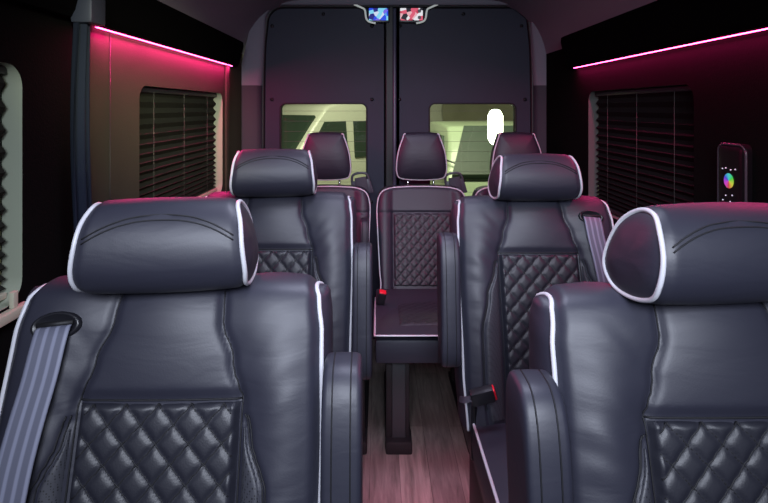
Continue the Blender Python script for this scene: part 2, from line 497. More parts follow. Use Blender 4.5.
def superloop(hy, hz, n=40, e=0.5):
    out = []
    for k in range(n):
        a = 2*PI*k/n; c, s = math.cos(a), math.sin(a)
        out.append((math.copysign(abs(c)**e, c)*hy, math.copysign(abs(s)**e, s)*hz))
    return out
def make_armrest(parent, x, ztop, zbot=0.60, hw=0.029):
    """folded-up arm pad standing beside the backrest"""
    # side outline, leaning with the backrest
    hz = (ztop-zbot)/2; cz = (ztop+zbot)/2
    loop = []
    for k in range(64):
        a = 2*PI*k/64; c, s = math.cos(a), math.sin(a)
        yy = math.copysign(abs(c)**0.62, c)*0.060
        zz = math.copysign(abs(s)**0.45, s)*hz
        loop.append((yy + 0.12*(zz) - 0.045 - 0.1*(1-1) , cz+zz))
    cy = sum(p[0] for p in loop)/64
    V = []; F = []; prof = [(-1.0, 0.0), (-1.0, .45), (-1.0, .72), (-.97, .86), (-.88, .95), (-.70, .99), (0, 1.0), (.70, .99), (.88, .95), (.97, .86), (1.0, .72), (1.0, .45), (1.0, 0.0)]
    rings = []
    for px_, sc_ in prof:
        if sc_ == 0.0:
            V.append((x + px_*hw*1.03, cy, cz)); rings.append([len(V)-1]); continue
        ins = (1-sc_)
        row = []
        for (yy, zz) in loop:
            # inset rather than scale, so the long ends keep their thickness
            q = Vector((yy-cy, zz-cz)); ln = q.length
            f = sc_ if sc_ < 0.8 else 1 - ins*0.060/ max(ln, 0.05)
            V.append((x + px_*hw, cy + q.x*f, cz + q.y*f)); row.append(len(V)-1)
        rings.append(row)
    for a, b in zip(rings, rings[1:]):
        for k in range(64):
            k2 = (k+1) % 64
            if len(a) == 1: F.append((a[0], b[k], b[k2]))
            elif len(b) == 1: F.append((a[k], a[k2], b[0]))
            else: F.append((a[k], a[k2], b[k2], b[k]))
    o = link_mesh('armrest', V, F, LEATHER, parent)
    st = MB()
    for sx in (-0.45, 0.45):
        pts = []
        for k in range(14, 52):
            yy, zz = loop[k % 64]
            q = Vector((yy-cy, zz-cz)); pts.append((x + sx*hw, cy + q.x*1.0 - 0.0008, cz + q.y*1.0))
        st.tube(pts, 0.0011, 5)
    st.build('stitching', THREAD, o)
    pv = MB(); pv.tube([(x - 0.02, 0.02, zbot+0.05), (x + 0.02, 0.02, zbot+0.05)], 0.02, 14)
    pv.build('pivot', BLACKP, parent)
    return o

def rounded_box_cushion(name, m, parent, hx, y0, y1, ztop, h, taper=0.0, crown=0.012, slope=0.0):
    nx, ny = 26, 26; V = []; F = []
    idx = {}
    def pt(u, v, top):
        ru = abs(u)**6; rv = abs(v)**6
        x = u*(hx + taper*(-v)); y = (y0+y1)/2 + v*(y1-y0)/2
        r = 0.012*min(1, ru+rv)
        z = ztop + crown*(1-u*u)*(1-v*v) - r + slope*(v+1)/2*-1
        return (x, y, z if top else ztop - h - (slope*(v+1)/2))
    for j in range(ny+1):
        for i in range(nx+1):
            V.append(pt(-1+2*i/nx, -1+2*j/ny, True))
    k0 = len(V)
    for j in range(ny+1):
        for i in range(nx+1):
            V.append(pt(-1+2*i/nx, -1+2*j/ny, False))
    m_ = nx+1
    for j in range(ny):
        for i in range(nx):
            F.append((j*m_+i, j*m_+i+1, (j+1)*m_+i+1, (j+1)*m_+i))
            F.append((k0+j*m_+i, k0+(j+1)*m_+i, k0+(j+1)*m_+i+1, k0+j*m_+i+1))
    ring = [i for i in range(nx)] + [j*m_+nx for j in range(ny)] + [ny*m_+i for i in range(nx, 0, -1)] + [j*m_ for j in range(ny, 0, -1)]
    # side walls with a belly
    mid = []
    cx, cy = 0, (y0+y1)/2
    for q in ring:
        a = Vector(V[q]); b = Vector(V[k0+q]); c = (a+b)/2
        dirn = Vector((c.x-cx, c.y-cy, 0)).normalized(); c += dirn*0.008
        V.append(tuple(c)); mid.append(len(V)-1)
    n = len(ring)
    for k in range(n):
        k2 = (k+1) % n
        F.append((ring[k], ring[k2], mid[k2], mid[k])); F.append((mid[k], mid[k2], k0+ring[k2], k0+ring[k]))
    o = link_mesh(name, V, F, m, parent)
    auto_flat(o, 50)
    t = MB(); t.tube([Vector(V[q]) + Vector((0, 0, 0.001)) for q in ring], 0.0040, 8, closed=True)
    tag(t.build('cushion_piping', PIPE, o), 'white piping')
    return o

def ribbon(pts, w, across, m, name, parent, th=0.0012):
    """webbing strap with thickness, UV u across"""
    V = []; F = []; UV = []
    pts = [Vector(p) for p in pts]; N = len(pts)
    for i, p in enumerate(pts):
        a = across[i] if isinstance(across, list) else across
        a = Vector(a).normalized()
        t = (pts[min(i+1, N-1)] - pts[max(i-1, 0)]).normalized(); n = a.cross(t).normalized()
        for k in range(9):
            u = k/8
            V.append(p + a*(u-0.5)*w + n*th*0.5); UV.append((u, i/N))
        for k in range(9):
            u = 1-k/8
            V.append(p + a*(u-0.5)*w - n*th*0.5); UV.append((u, i/N))
    for i in range(N-1):
        for k in range(18):
            k2 = (k+1) % 18
            F.append((i*18+k, i*18+k2, (i+1)*18+k2, (i+1)*18+k))
    F.append(tuple(range(18))); F.append(tuple((N-1)*18+k for k in range(18)))
    return link_mesh(name, V, F, m, parent, uvs=UV)

def make_buckle(parent, loc, rot):
    b = MB(); M = Matrix.Translation(loc) @ Matrix.Rotation(rot[2], 4, 'Z') @ Matrix.Rotation(rot[0], 4, 'X') @ Matrix.Rotation(rot[1], 4, 'Y')
    b.box(-0.019, 0.019, -0.014, 0.014, -0.034, 0.030, 0.006, M)
    o = auto_flat(b.build('belt_buckle', BLACKP, parent), 40)
    r = MB(); r.box(-0.015, 0.015, -0.0115, 0.0135, 0.024, 0.0335, 0.003, M)
    tag(r.build('release_button', REDP, o), 'red release button')
    a0 = M @ Vector((0, 0, -0.028)); a1 = M @ Vector((0, 0, -0.05))
    ribbon(cr([a0, a1, Vector((a1.x*1.03, a1.y + 0.03, a1.z-0.015)), Vector((a1.x*1.03, a1.y + 0.06, a1.z-0.03))], 0.01), 0.026, (0.3, 1, 0.2), WEBD, 'buckle_strap', o)
    return o

def make_captain(name, outer, arm_z, webmat):
    """outer = -1: window side at -x (left-row seat); armrest on the aisle side"""
    t = empty(name, (0, 0, 0))
    make_backrest(t); make_insert(t); make_perf(t); make_headrest(t)
    make_armrest(t, -outer*0.272, arm_z)
    rounded_box_cushion('seat_cushion', LEATHER, t, 0.218, -0.53, -0.125, 0.505, 0.12, taper=0.004, slope=0.03)
    q = []
    # quilted pad on the cushion
    V = []; F = []; nx, ny = 40, 48
    for j in range(ny+1):
        for i in range(nx+1):
            u = -1+2*i/nx; v = j/ny; x = u*0.13; y = -0.50 + 0.34*v
            e = smooth(0, 0.01, 0.13-abs(x))*smooth(0, 0.01, min(y+0.50, -0.16-y))
            V.append((x, y, 0.505 + 0.012*(1-(x/.218)**2)*(1-((y+.33)/.2)**2) - 0.03*(y+0.53)/.405 - 0.004 + e*(0.006 + 0.006*quilt_h(x, y, 0.048, 0.050))))
    for j in range(ny):
        for i in range(nx): F.append((j*(nx+1)+i, j*(nx+1)+i+1, (j+1)*(nx+1)+i+1, (j+1)*(nx+1)+i))
    link_mesh('quilted_cushion_top', V, F, QUILT, t)
    b = MB(); b.box(-0.20, 0.20, -0.48, 0.0, 0.28, 0.385, 0.01); b.box(-0.20, -0.16, -0.47, 0.02, 0.0, 0.29, 0.006); b.box(0.16, 0.20, -0.47, 0.02, 0.0, 0.29, 0.006)
    b.box(-0.17, 0.17, -0.10, -0.06, 0.02, 0.29, 0.005)
    auto_flat(b.build('seat_base', DARKM, t), 40)
    # recliner cover joining back and base
    for sg in (-1, 1):
        rc = MB(); rc.box(sg*0.212-0.010, sg*0.212+0.010, -0.14, 0.04, 0.36, 0.52, 0.01)
        rc.build('recliner_cover', BLACKP, t)
    # shoulder belt: oval bezel, slot, webbing
    p, n = front_y(1.018); xs = outer*0.165
    d = back_bump(xs, 1.018, True, outer)
    base = Vector((xs, p.x + n.x*d, 1.018)); n3 = Vector((0, n.x, n.y)).normalized(); up = Vector((0, -n.y, n.x)) if n.x > 0 else Vector((0, n.y, -n.x))
    ax = Vector((1, 0, 0)); tilt = outer*0.10
    ux = (ax*math.cos(tilt) + up*math.sin(tilt)*-1).normalized(); uz = n3.cross(ux).normalized()
    if uz.z < 0: uz = -uz
    V = []; F = []; rows = []
    for rr, off in ((1.0, -0.012), (1.0, 0.002), (0.93, 0.006), (0.82, 0.006), (0.74, 0.001)):
        row = []
        for k in range(40):
            a = 2*PI*k/40
            q_ = base + ux*0.038*math.cos(a)*rr + uz*0.0205*math.sin(a)*rr + n3*off
            V.append(q_); row.append(len(V)-1)
        rows.append(row)
    for a_, b_ in zip(rows, rows[1:]):
        for k in range(40): F.append((a_[k], a_[(k+1) % 40], b_[(k+1) % 40], b_[k]))
    F.append(tuple(rows[-1]))
    bz = link_mesh('belt_bezel', V, F, BLACKP, t)
    sl = MB()
    q0 = base + uz*0.003 + n3*0.004
    sl.tube([q0 - ux*0.027, q0 + ux*0.027], 0.004, 8); sl.build('belt_slot', DARKM, bz)
    pts = [base + uz*0.002 + n3*0.002, base + uz*-0.004 + n3*0.010]
    for z in [0.995, 0.975, 0.95, 0.90, 0.85, 0.80, 0.74, 0.68, 0.62, 0.56, 0.50]:
        pf, nf = front_y(z); xx = xs + outer*0.012*smooth(1.0, 0.85, z) + outer*0.03*smooth(0.95, 0.5, z)
        dd = max(0, back_bump(min(abs(xx), 0.2)*outer, z, True, outer)) + 0.012
        pts.append(Vector((xx, pf.x + nf.x*dd - 0.004, z)))
    pts.append(Vector((outer*0.25, -0.13, 0.42)))
    P = cr(pts, 0.012)
    ribbon(P, 0.052, ux, webmat, 'seat_belt', t)
    make_buckle(t, Vector((-outer*0.200, -0.20, 0.580)), (math.radians(10), math.radians(outer*74), 0))
    return t

# four captain seats
SEATS = []
cl = make_captain('captain_seat', -1, 0.972, WEB)
crr = make_captain('captain_seat', 1, 0.972, WEB)
cl.location = (-0.405, 0.82, 0); crr.location = (0.420, 0.775, 0)
cl.rotation_euler.z = math.radians(1.0); crr.rotation_euler.z = math.radians(1.0)
crr.scale = (1.03, 1.0, 1.0)
tag(cl, 'nearest black leather seat on the left, with pale grey belt over its shoulder', 'seat', 'armchair seats with roll headrests')
tag(crr, 'nearest black leather seat on the right, cut off by the photo edge', 'seat', 'armchair seats with roll headrests')
c2 = copy_tree(cl); c2.location = (-0.398, 1.62, 0); c2.rotation_euler.z = 0; c2.scale = (1, 1, 1.012)
tag(c2, 'black leather seat in second row directly behind the front left seat, with roll headrest', 'seat')
c3 = copy_tree(crr); c3.location = (0.402, 1.62, 0); c3.scale = (1, 1, 1); c3.rotation_euler.z = 0
tag(c3, 'black leather second row seat on the right with loose buckle showing red button beside aisle', 'seat')

# ------------------------------------------------------------------ rear seats
def outline_pts(pts, step=0.008): return [Vector((p[0], p[1])) for p in cr(pts, step, closed=True)]
def cushion_from_outline(name, m, parent, pts, yf, cz, rings, T, back_scale=0.9, bumpf=None):
    """front rings from outline towards the centre; then sides and back"""
    L = len(pts); V = []; F = []
    rows = []
    c = Vector((0, cz))
    for s_, off in rings:           # s_=1 at outline
        row = []
        for p in pts:
            q = c + (p-c)*s_
            y = yf(q.y) - off - (bumpf(q.x, q.y) if bumpf else 0)
            V.append((q.x, y, q.y)); row.append(len(V)-1)
        rows.append(row)
    V.append((0, yf(cz) - rings[-1][1], cz)); ci = len(V)-1
    for a, b in zip(rows, rows[1:]):
        for k in range(L): F.append((a[k], a[(k+1) % L], b[(k+1) % L], b[k]))
    for k in range(L): F.append((rows[-1][k], rows[-1][(k+1) % L], ci))
    prev = rows[0]
    for s_, dy in ((1.015, T*0.15), (1.02, T*0.5), (1.0, T*0.8), (back_scale, T), (0.5, T*1.03)):
        row = []
        for p in pts:
            q = c + (p-c)*s_; V.append((q.x, yf(p.y) + dy, q.y)); row.append(len(V)-1)
        for k in range(L): F.append((prev[k], prev[(k+1) % L], row[(k+1) % L], row[k]))
        prev = row
    V.append((0, yf(cz) + T*1.03, cz)); ci = len(V)-1
    for k in range(L): F.append((prev[k], prev[(k+1) % L], ci))
    o = link_mesh(name, V, F, m, parent)
    return o, [Vector(V[i]) for i in rows[0]]

def make_rear(name):
    t = empty(name, (0, 0, 0))
    yf = lambda z: -0.005 - 0.235*smooth(1.15, 0.1, z) + 0.028     # leaning back
    yf = lambda z: -(0.94 - z)*0.34
    out = outline_pts([(-0.19, 0.44), (0, 0.435), (0.19, 0.44), (0.213, 0.50), (0.222, 0.62), (0.229, 0.75), (0.231, 0.84), (0.217, 0.90), (0.18, 0.928), (0.09, 0.937),
                       (0, 0.939), (-0.09, 0.937), (-0.18, 0.928), (-0.217, 0.90), (-0.231, 0.84), (-0.229, 0.75), (-0.222, 0.62), (-0.213, 0.50)])
    def bf(x, z):
        a = abs(x); d = 0
        ci = 0.152
        d += 0.016*math.sin(PI*min(1, max(0, (a-ci)/(0.235-ci))))
        d -= 0.006*gauss(z-0.815, 0.006)
        if z < 0.815: d -= 0.006*gauss(a-ci, 0.006) + (0.004 if a < ci else 0)
        return d
    rings = [(1.0, 0.0), (0.985, 0.006), (0.965, 0.010)] + [(0.94-0.02*k, 0.013) for k in range(47)]
    bo, edge = cushion_from_outline('backrest', LEATHER, t, out, yf, 0.69, rings, 0.095, bumpf=bf)
    p = MB(); p.tube(edge, 0.0042, 8, closed=True); tag(p.build('piping', PIPE, bo), 'white piping')
    # quilted insert
    V = []; F = []; nx, ny = 70, 84; z0, z1 = 0.47, 0.810
    for j in range(ny+1):
        for i in range(nx+1):
            x = -0.148 + 0.296*i/nx; z = z0 + (z1-z0)*j/ny
            e = smooth(0, 0.01, 0.148-abs(x))*smooth(0, 0.01, min(z-z0, z1-z))
            d = 0.006 + e*(0.004 + 0.0055*quilt_h(x, z, 0.046, 0.050))
            V.append((x, yf(z) - d, z))
    for j in range(ny):
        for i in range(nx): F.append((j*(nx+1)+i, j*(nx+1)+i+1, (j+1)*(nx+1)+i+1, (j+1)*(nx+1)+i))
    qi = tag(link_mesh('quilted_insert', V, F, QUILT, t), 'diamond quilted leather insert')
    quilt_lines(qi, lambda x, z: Vector((x, yf(z)-0.0105, z)), lambda z: 0.140, z0+0.006, z1-0.008, 0, 0.046, 0.050)
    # headrest with piping on sides and bottom
    hp = [(-0.104, 0.982), (0, 0.974), (0.104, 0.982), (0.127, 1.01), (0.129, 1.06), (0.118, 1.13), (0.094, 1.20), (0.088, 1.213), (0.045, 1.219),
          (-0.045, 1.219), (-0.088, 1.213), (-0.094, 1.20), (-0.118, 1.13), (-0.129, 1.06), (-0.127, 1.01)]
    ho, e2 = cushion_from_outline('headrest', LEATHER, t, outline_pts(hp, 0.008), lambda z: 0.0 - 0.015*math.sin((z-0.97)/0.25*PI), 1.095,
                                  [(1.0, 0.0), (0.97, 0.006), (0.92, 0.011), (0.8, 0.017), (0.6, 0.022), (0.4, 0.024), (0.2, 0.025)], 0.085)
    e3 = [q for q in e2]
    k0 = max(range(len(e3)), key=lambda i: (e3[i].z > 1.205 and abs(e3[i].x) < 0.08, -abs(e3[i].x)))
    e3 = e3[k0:] + e3[:k0]
    seg = [q for q in e3 if not (q.z > 1.206 and abs(q.x) < 0.082)]
    p = MB(); p.tube(seg, 0.0042, 8); tag(p.build('headrest_piping', PIPE, ho), 'white piping')
    for sg in (-1, 1):
        q = MB(); q.tube([(sg*0.068, 0.045, 0.90), (sg*0.068, 0.045, 0.99)], 0.0055, 10); q.build('headrest_post', CHROME, t)
    # cushion
    co = rounded_box_cushion('seat_cushion', LEATHER, t, 0.239, -0.78, -0.20, 0.503, 0.012, crown=0.014, slope=0.065)
    fr = MB(); fr.box(-0.237, 0.237, -0.778, -0.20, 0.385, 0.475, 0.012)
    v = fr; 
    fo = auto_flat(fr.build('cushion_front', LEATHER, t), 40)
    sm = MB(); sm.tube([(0, -0.7795, 0.39), (0, -0.7795, 0.49)], 0.0013, 6); sm.build('centre_seam', THREAD, fo)
    # quilted mark on the seat cushion
    V = []; F = []; nx, ny = 44, 60
    for j in range(ny+1):
        for i in range(nx+1):
            x = -0.145 + 0.29*i/nx; y = -0.70 + 0.42*j/ny
            vv = (y+0.49)/0.29
            e = smooth(0, 0.012, 0.145-abs(x))*smooth(0, 0.012, min(y+0.70, -0.28-y))
            V.append((x, y, 0.503 + 0.014*(1-(x/.236)**2)*(1-vv*vv) - 0.065*(vv+1)/2 - 0.003 + e*(0.004 + 0.005*quilt_h(x, y, 0.046, 0.050))))
    for j in range(ny):
        for i in range(nx): F.append((j*(nx+1)+i, j*(nx+1)+i+1, (j+1)*(nx+1)+i+1, (j+1)*(nx+1)+i))
    link_mesh('quilted_cushion_top', V, F, QUILT, t)
    # frame and two legs with foot plates
    f = MB(); f.box(-0.20, 0.20, -0.70, -0.12, 0.355, 0.39, 0.004); f.box(-0.19, 0.19, -0.13, -0.02, 0.34, 0.47, 0.004)
    auto_flat(f.build('seat_frame', DARKM, t), 40)
    for lx in (-0.145, 0.178):
        l = MB()
        l.box(lx-0.050, lx-0.026, -0.68, -0.62, 0.02, 0.36, 0.003); l.box(lx+0.026, lx+0.042, -0.68, -0.62, 0.02, 0.36, 0.003)
        l.box(lx-0.052, lx+0.052, -0.70, -0.10, 0.0, 0.022, 0.004); l.box(lx-0.052, lx+0.052, -0.715, -0.62, 0.0, 0.05, 0.008)
        l.box(lx-0.045, lx+0.045, -0.20, -0.14, 0.02, 0.36, 0.003)
        lo = auto_flat(l.build('leg', DARKM, t), 40)
        s = MB(); s.box(lx-0.026, lx+0.026, -0.684, -0.664, 0.045, 0.357, 0.002)
        tag(auto_flat(s.build('leg_plate', METAL, lo), 40), 'grey steel plate')
    # belt guide loop behind the shoulder and its dark webbing
    g = MB()
    M = Matrix.Translation((0.182, 0.060, 0.960)) @ Matrix.Rotation(math.radians(-10), 4, 'Y') @ Matrix.Scale(1.3, 4)
    pts = [(-0.040, 0.0, -0.055), (-0.036, 0, 0.010), (-0.026, 0, 0.030), (0.0, 0, 0.033), (0.022, 0, 0.028), (0.032, 0, 0.012), (0.040, 0, -0.055)]
    g.tube([M @ q.to_3d() for q in cr([Vector(p) for p in pts], 0.006)], 0.0065, 8)
    g.box(-0.036, 0.036, -0.004, 0.006, -0.055, 0.004, 0.002, M)
    go = g.build('belt_guide', mat('charcoal_plastic', (0.06, 0.06, 0.08), 0.4), t)
    w = MB(); w.box(-0.024, 0.024, -0.012, -0.004, -0.09, 0.016, 0.002, M); w.build('belt_webbing', WEBD, go)
    make_buckle(t, Vector((-0.212, -0.42, 0.508)), (math.radians(20), math.radians(12), 0))
    return t
r2 = make_rear('rear_seat'); r2.location = (0.147, 2.775, 0)
tag(r2, 'middle seat of the back row with upright cup headrest, at the end of the aisle', 'seat', 'seats along the back row')
r1 = copy_tree(r2); r1.location = (-0.353, 2.775, 0); tag(r1, 'left seat of the back row with its headrest against the left rear window', 'seat')
r3 = copy_tree(r2); r3.location = (0.646, 2.775, 0); tag(r3, 'right seat of the back row, mostly hidden behind the second row seat', 'seat')
# the left rear seat has a low folded armrest beside the aisle
am = make_armrest(r1, 0.206, 0.80, 0.52, 0.022); 
for v in am.data.vertices: v.co.y -= 0.10
for ch in kids(am):
    for v in ch.data.vertices: v.co.y -= 0.10

for st_, an in ((cl, 6.0), (crr, 5.0), (c2, 6.0)):
    for ch in kids(st_):
        if ch.name.startswith('headrest'): ch.rotation_euler.z = math.radians(an)
# second-left armrest sits a little lower
for ch in kids(c2):
    if ch.name.startswith('armrest'):
        ch.location.z = -0.042

# ------------------------------------------------------------------ the cabin shell
XL, XR = -0.862, 0.885
YF, YB = -0.6, 3.06
def plate_with_holes(axis_pts, u0, u1, v0, v1, holes, depth_dir, reveal, rad=0.05):
    """plate in (u,v) with rounded-rect holes; axis_pts(u,v,d) gives 3D. returns verts, faces, reveal verts, faces"""
    V = []; F = []; RV = []; RF = []
    def quad(a, b, c, d):
        k = len(V); V.extend([axis_pts(*a, 0), axis_pts(*b, 0), axis_pts(*c, 0), axis_pts(*d, 0)]); F.append((k, k+1, k+2, k+3))
    cur = u0
    for (a, b, c, d) in sorted(holes):
        pad = 0.03
        ua, ub = max(u0, a-pad), min(u1, b+pad)
        if ua > cur: quad((cur, v0), (ua, v0), (ua, v1), (cur, v1))
        inner = []; n = 8
        for (cx, cz, a0) in ((b-rad, d-rad, 0), (a+rad, d-rad, PI/2), (a+rad, c+rad, PI), (b-rad, c+rad, 1.5*PI)):
            for k in range(n+1):
                t = a0 + PI/2*k/n; inner.append((cx + rad*math.cos(t), cz + rad*math.sin(t)))
        outer = []
        corners = [(ub, v1), (ua, v1), (ua, v0), (ub, v0)]
        for ci in range(4):
            for k in range(n+1):
                p = inner[ci*(n+1)+k]
                if k == n//2: outer.append(corners[ci])
                elif (k < n//2) == (ci in (0, 2)):
                    outer.append((ub if ci in (0, 3) else ua, p[1]))
                else: outer.append((p[0], v1 if ci in (0, 1) else v0))
        N = len(inner); k0 = len(V)
        V.extend(axis_pts(*p, 0) for p in inner); V.extend(axis_pts(*p, 0) for p in outer)
        for k in range(N):
            k2 = (k+1) % N; F.append((k0+k, k0+k2, k0+N+k2, k0+N+k))
        r0 = len(RV)
        RV.extend(axis_pts(*p, 0.0) for p in inner); RV.extend(axis_pts(*p, reveal) for p in inner)
        for k in range(N):
            k2 = (k+1) % N; RF.append((r0+k, r0+k2, r0+N+k2, r0+N+k))
        cur = ub
    if cur < u1: quad((cur, v0), (u1, v0), (u1, v1), (cur, v1))
    return V, F, RV, RF

# floor
b = MB(); b.box(XL-0.06, XR+0.06, YF, YB+0.10, -0.05, 0.0); tag(b.build('floor', FLOORM, None, False), kind='structure')
# side walls
WIN = {'window_1': (XL, -1, 0.25, 1.165, 0.93, 1.445, REVEAL, WALLM), 'window_2': (XL, -1, 1.737, 2.665, 0.93, 1.425, REVEAL, WALLM)}
def side_wall(name, X, sg, holes, wm, rm, wn, YF=YF, YB=YB):
    ax = lambda u, v, d: (X + sg*d, u, v)
    V, F, RV, RF = plate_with_holes(ax, YF, YB, 0.0, 1.70, holes, sg, 0.045)
    # plates of vertical seams
    o = link_mesh(name, V, F, wm, None, False); tag(o, kind='structure')
    V2 = [(X + sg*0.07, YF, 0), (X + sg*0.07, YB, 0), (X + sg*0.07, YB, 1.70), (X + sg*0.07, YF, 1.70)]
    per = len(RV)//len(holes); perf = len(RF)//len(holes)
    for i, h in enumerate(sorted(holes)):
        rv = RV[i*per:(i+1)*per]; rf = [tuple(q - i*per for q in f) for f in RF[i*perf:(i+1)*perf]]
        w = link_mesh(wn[i], rv, rf, rm, None, True); auto_flat(w, 30); tag(w, kind='structure')
        g = MB(); a, b_, c, d = h
        g.box(min(X+sg*0.046, X+sg*0.05), max(X+sg*0.046, X+sg*0.05), a-0.01, b_+0.01, c-0.01, d+0.01)
        g.build('pane', GLASS, w, False)
    return o
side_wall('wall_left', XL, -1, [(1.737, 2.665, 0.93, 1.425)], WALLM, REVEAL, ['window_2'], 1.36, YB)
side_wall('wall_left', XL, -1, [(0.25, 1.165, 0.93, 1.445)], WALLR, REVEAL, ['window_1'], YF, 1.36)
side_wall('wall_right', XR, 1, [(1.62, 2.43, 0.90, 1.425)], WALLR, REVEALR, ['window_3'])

def seam(name, X, y, z0, z1, sg):
    t = MB(); t.tube([(X + sg*0.001, y, z0), (X + sg*0.001, y, z1)], 0.0012, 6); tag(t.build(name, SEAL), kind='structure')
seam('trim_1', XL, 1.545, 0.5, 1.60, 1)
# padded rear edge panel beside window 2 (lighter upright between window and pillar)
b = MB(); b.box(XL, XL+0.012, 2.70, 2.76, 0.4, 1.58, 0.005); tag(b.build('trim_2', WALLM), kind='structure')

# ceiling: one headliner sheet, wall to wall
prof = [(XL, 1.66), (XL+0.015, 1.72), (XL+0.05, 1.80), (XL+0.11, 1.875), (XL+0.20, 1.935), (XL+0.36, 1.972), (0.0, 1.985),
        (XR-0.36, 1.972), (XR-0.20, 1.935), (XR-0.11, 1.875), (XR-0.05, 1.80), (XR-0.015, 1.72), (XR, 1.66)]
P = cr(prof, 0.04); V = []; F = []
for j in range(13):
    y = YF + (YB+0.02-YF)*j/12
    for p in P: V.append((p.x, y, p.y))
for j in range(12):
    for i in range(len(P)-1): F.append((j*len(P)+i, j*len(P)+i+1, (j+1)*len(P)+i+1, (j+1)*len(P)+i))
ce = link_mesh('ceiling', V, F, HEADL); tag(ce, kind='structure')

# rear wall: the arch around the doors (upper, light) and lower dark trim
AL, AR, AT = -0.752, 0.822, 1.945
def arch_loop():
    r = 0.10; pts = [(AR, 0.0), (AR, 1.48)]
    n = 10
    for k in range(n+1):
        a = PI/2*k/n; pts.append((AR-0.02-r + r*math.cos(a), AT-r + r*math.sin(a)))
    for k in range(n+1):
        a = PI/2 + PI/2*k/n; pts.append((AL+0.02+r + r*math.cos(a), AT-r + r*math.sin(a)))
    pts += [(AL, 1.48), (AL, 0.0)]
    return pts
arch = arch_loop()
def shell_at(i):
    x, z = arch[i]
    # push outward from centre to shell
    if z <= 1.485: return (XR if x > 0 else XL, z)
    c = Vector((0.03, 1.40)); d = Vector((x, z)) - c
    best = min(P, key=lambda q: -((Vector((q.x, q.y))-c).normalized().dot(d.normalized())))
    return (best.x, best.y)
def ring_mesh(name, idxs, m, thick=0.05, y=YB):
    V = []; F = []
    for i in idxs:
        a = arch[i]; s_ = shell_at(i)
        a2 = (a[0] + (0.018 if a[0] < 0 else -0.018), a[1] - (0.012 if a[1] > 1.5 else 0))
        o_ = Vector((s_[0]-0.03, s_[1]-1.3)).normalized()*0.05 if a[1] > 1.49 else Vector((math.copysign(0.03, s_[0]), 0))
        V += [(s_[0]+o_.x, y-0.02, s_[1]+o_.y), ((a[0]*0.75+s_[0]*0.25), y-0.025, a[1]*0.75+s_[1]*0.25), (a[0], y, a[1]), (a[0], y+thick, a[1])]
    for k in range(len(idxs)-1):
        for q in range(3): F.append((4*k+q, 4*(k+1)+q, 4*(k+1)+q+1, 4*k+q+1))
    return tag(link_mesh(name, V, F, m), kind='structure')
ring_mesh('wall_rear', list(range(1, len(arch)-1)), HEADL)
ring_mesh('trim_3', [0, 1], PILLAR); ring_mesh('trim_4', [len(arch)-2, len(arch)-1], PILLAR)
t = MB(); t.tube([(x, YB+0.035, z) for x, z in cr([Vector(a) for a in arch], 0.03)], 0.014, 8)
tag(t.build('trim_5', SEAL), kind='structure')

# overhead valances
def valance(name, X, sg, y0, y1, zb, zt):
    """sg: inward direction"""
    sec = [(0.0, zb+0.012), (0.010, zb), (0.030, zb+0.002), (0.040, zb+0.02), (0.062, zt-0.01), (0.060, zt+0.012), (0.045, zt+0.02), (0.0, zt+0.03)]
    V = []; F = []; n = len(sec)
    for y in (y0, y1): V += [(X + sg*a, y, z) for a, z in sec]
    for k in range(n-1): F.append((k, k+1, n+k+1, n+k))
    F += [tuple(range(n)), tuple(range(n, 2*n))]
    o = link_mesh(name, V, F, GLOSSB, None, False); tag(o, kind='structure')
valance('trim_6', XL, 1, YF, 2.84, 1.572, 1.69)
valance('trim_7', XR, -1, YF, 2.62, 1.545, 1.685)
def led(X, sg, y0, y1, z, label):
    t = empty('led_strip', (X + sg*0.010, y0, z))
    b = MB(); b.box(-0.004, 0.004, 0, y1-y0, -0.0035, 0.001, 0.001); b.build('light_tube', LEDM, t)
    c = MB(); c.box(-0.006, 0.006, 0, y1-y0, 0.001, 0.004); c.build('channel', METAL, t)
    tag(t, label, 'light')
led(XL, 1, 1.455, 2.80, 1.574, 'glowing pink light strip under the black valance above the left wall')
led(XR, -1, 0.9, 2.58, 1.547, 'glowing pink light strip under the black valance above the right wall')

# rear doors
def door(name, x0, x1, hole, plug_pts):
    ax = lambda u, v, d: (u, 3.10 + d, v)
    V, F, RV, RF = plate_with_holes(ax, x0, x1, 0.0, 2.0, [hole], 1, 0.045, rad=0.028)
    o = link_mesh(name, V, F, DOORM, None, False); tag(o, kind='structure')
    w = link_mesh('window_frame', RV, RF, SEAL, o); auto_flat(w, 30)
    g = MB(); a, b_, c, d = hole
    g.box(a-0.012, b_+0.012, 3.138, 3.143, c-0.012, d+0.012); g.build('pane', GLASS, o, False)
    ll = MB()
    for k in range(9):
        z = c + 0.04 + (d-c-0.08)*k/8; ll.box(a, b_, 3.1365, 3.1372, z-0.0008, z+0.0008)
    ll.build('defroster_lines', mat('defroster', (0.10, 0.11, 0.08), 0.5), o, False)
    fr = MB(); r = 0.03; pts = []
    for (cx, cz, a0) in ((b_-r, d-r, 0), (a+r, d-r, PI/2), (a+r, c+r, PI), (b_-r, c+r, 1.5*PI)):
        for k in range(7):
            t = a0 + PI/2*k/6; pts.append((cx + (r+0.004)*math.cos(t), 3.099, cz + (r+0.004)*math.sin(t)))
    fr.tube(pts, 0.005, 6, closed=True); fr.build('window_trim', SEAL, o)
    for (px_, pz_) in plug_pts:
        q = MB(); q.tube([(px_, 3.103, pz_), (px_, 3.094, pz_)], [0.012, 0.009], 14); q.build('plug', BLACKP, o)
    return o
door('door_1', -0.82, -0.028, (-0.647, -0.150, 0.812, 1.372), [(-0.115, 1.40), (-0.70, 1.40), (-0.115, 1.83), (-0.70, 1.83), (-0.118, 0.80), (-0.40, 1.90)])
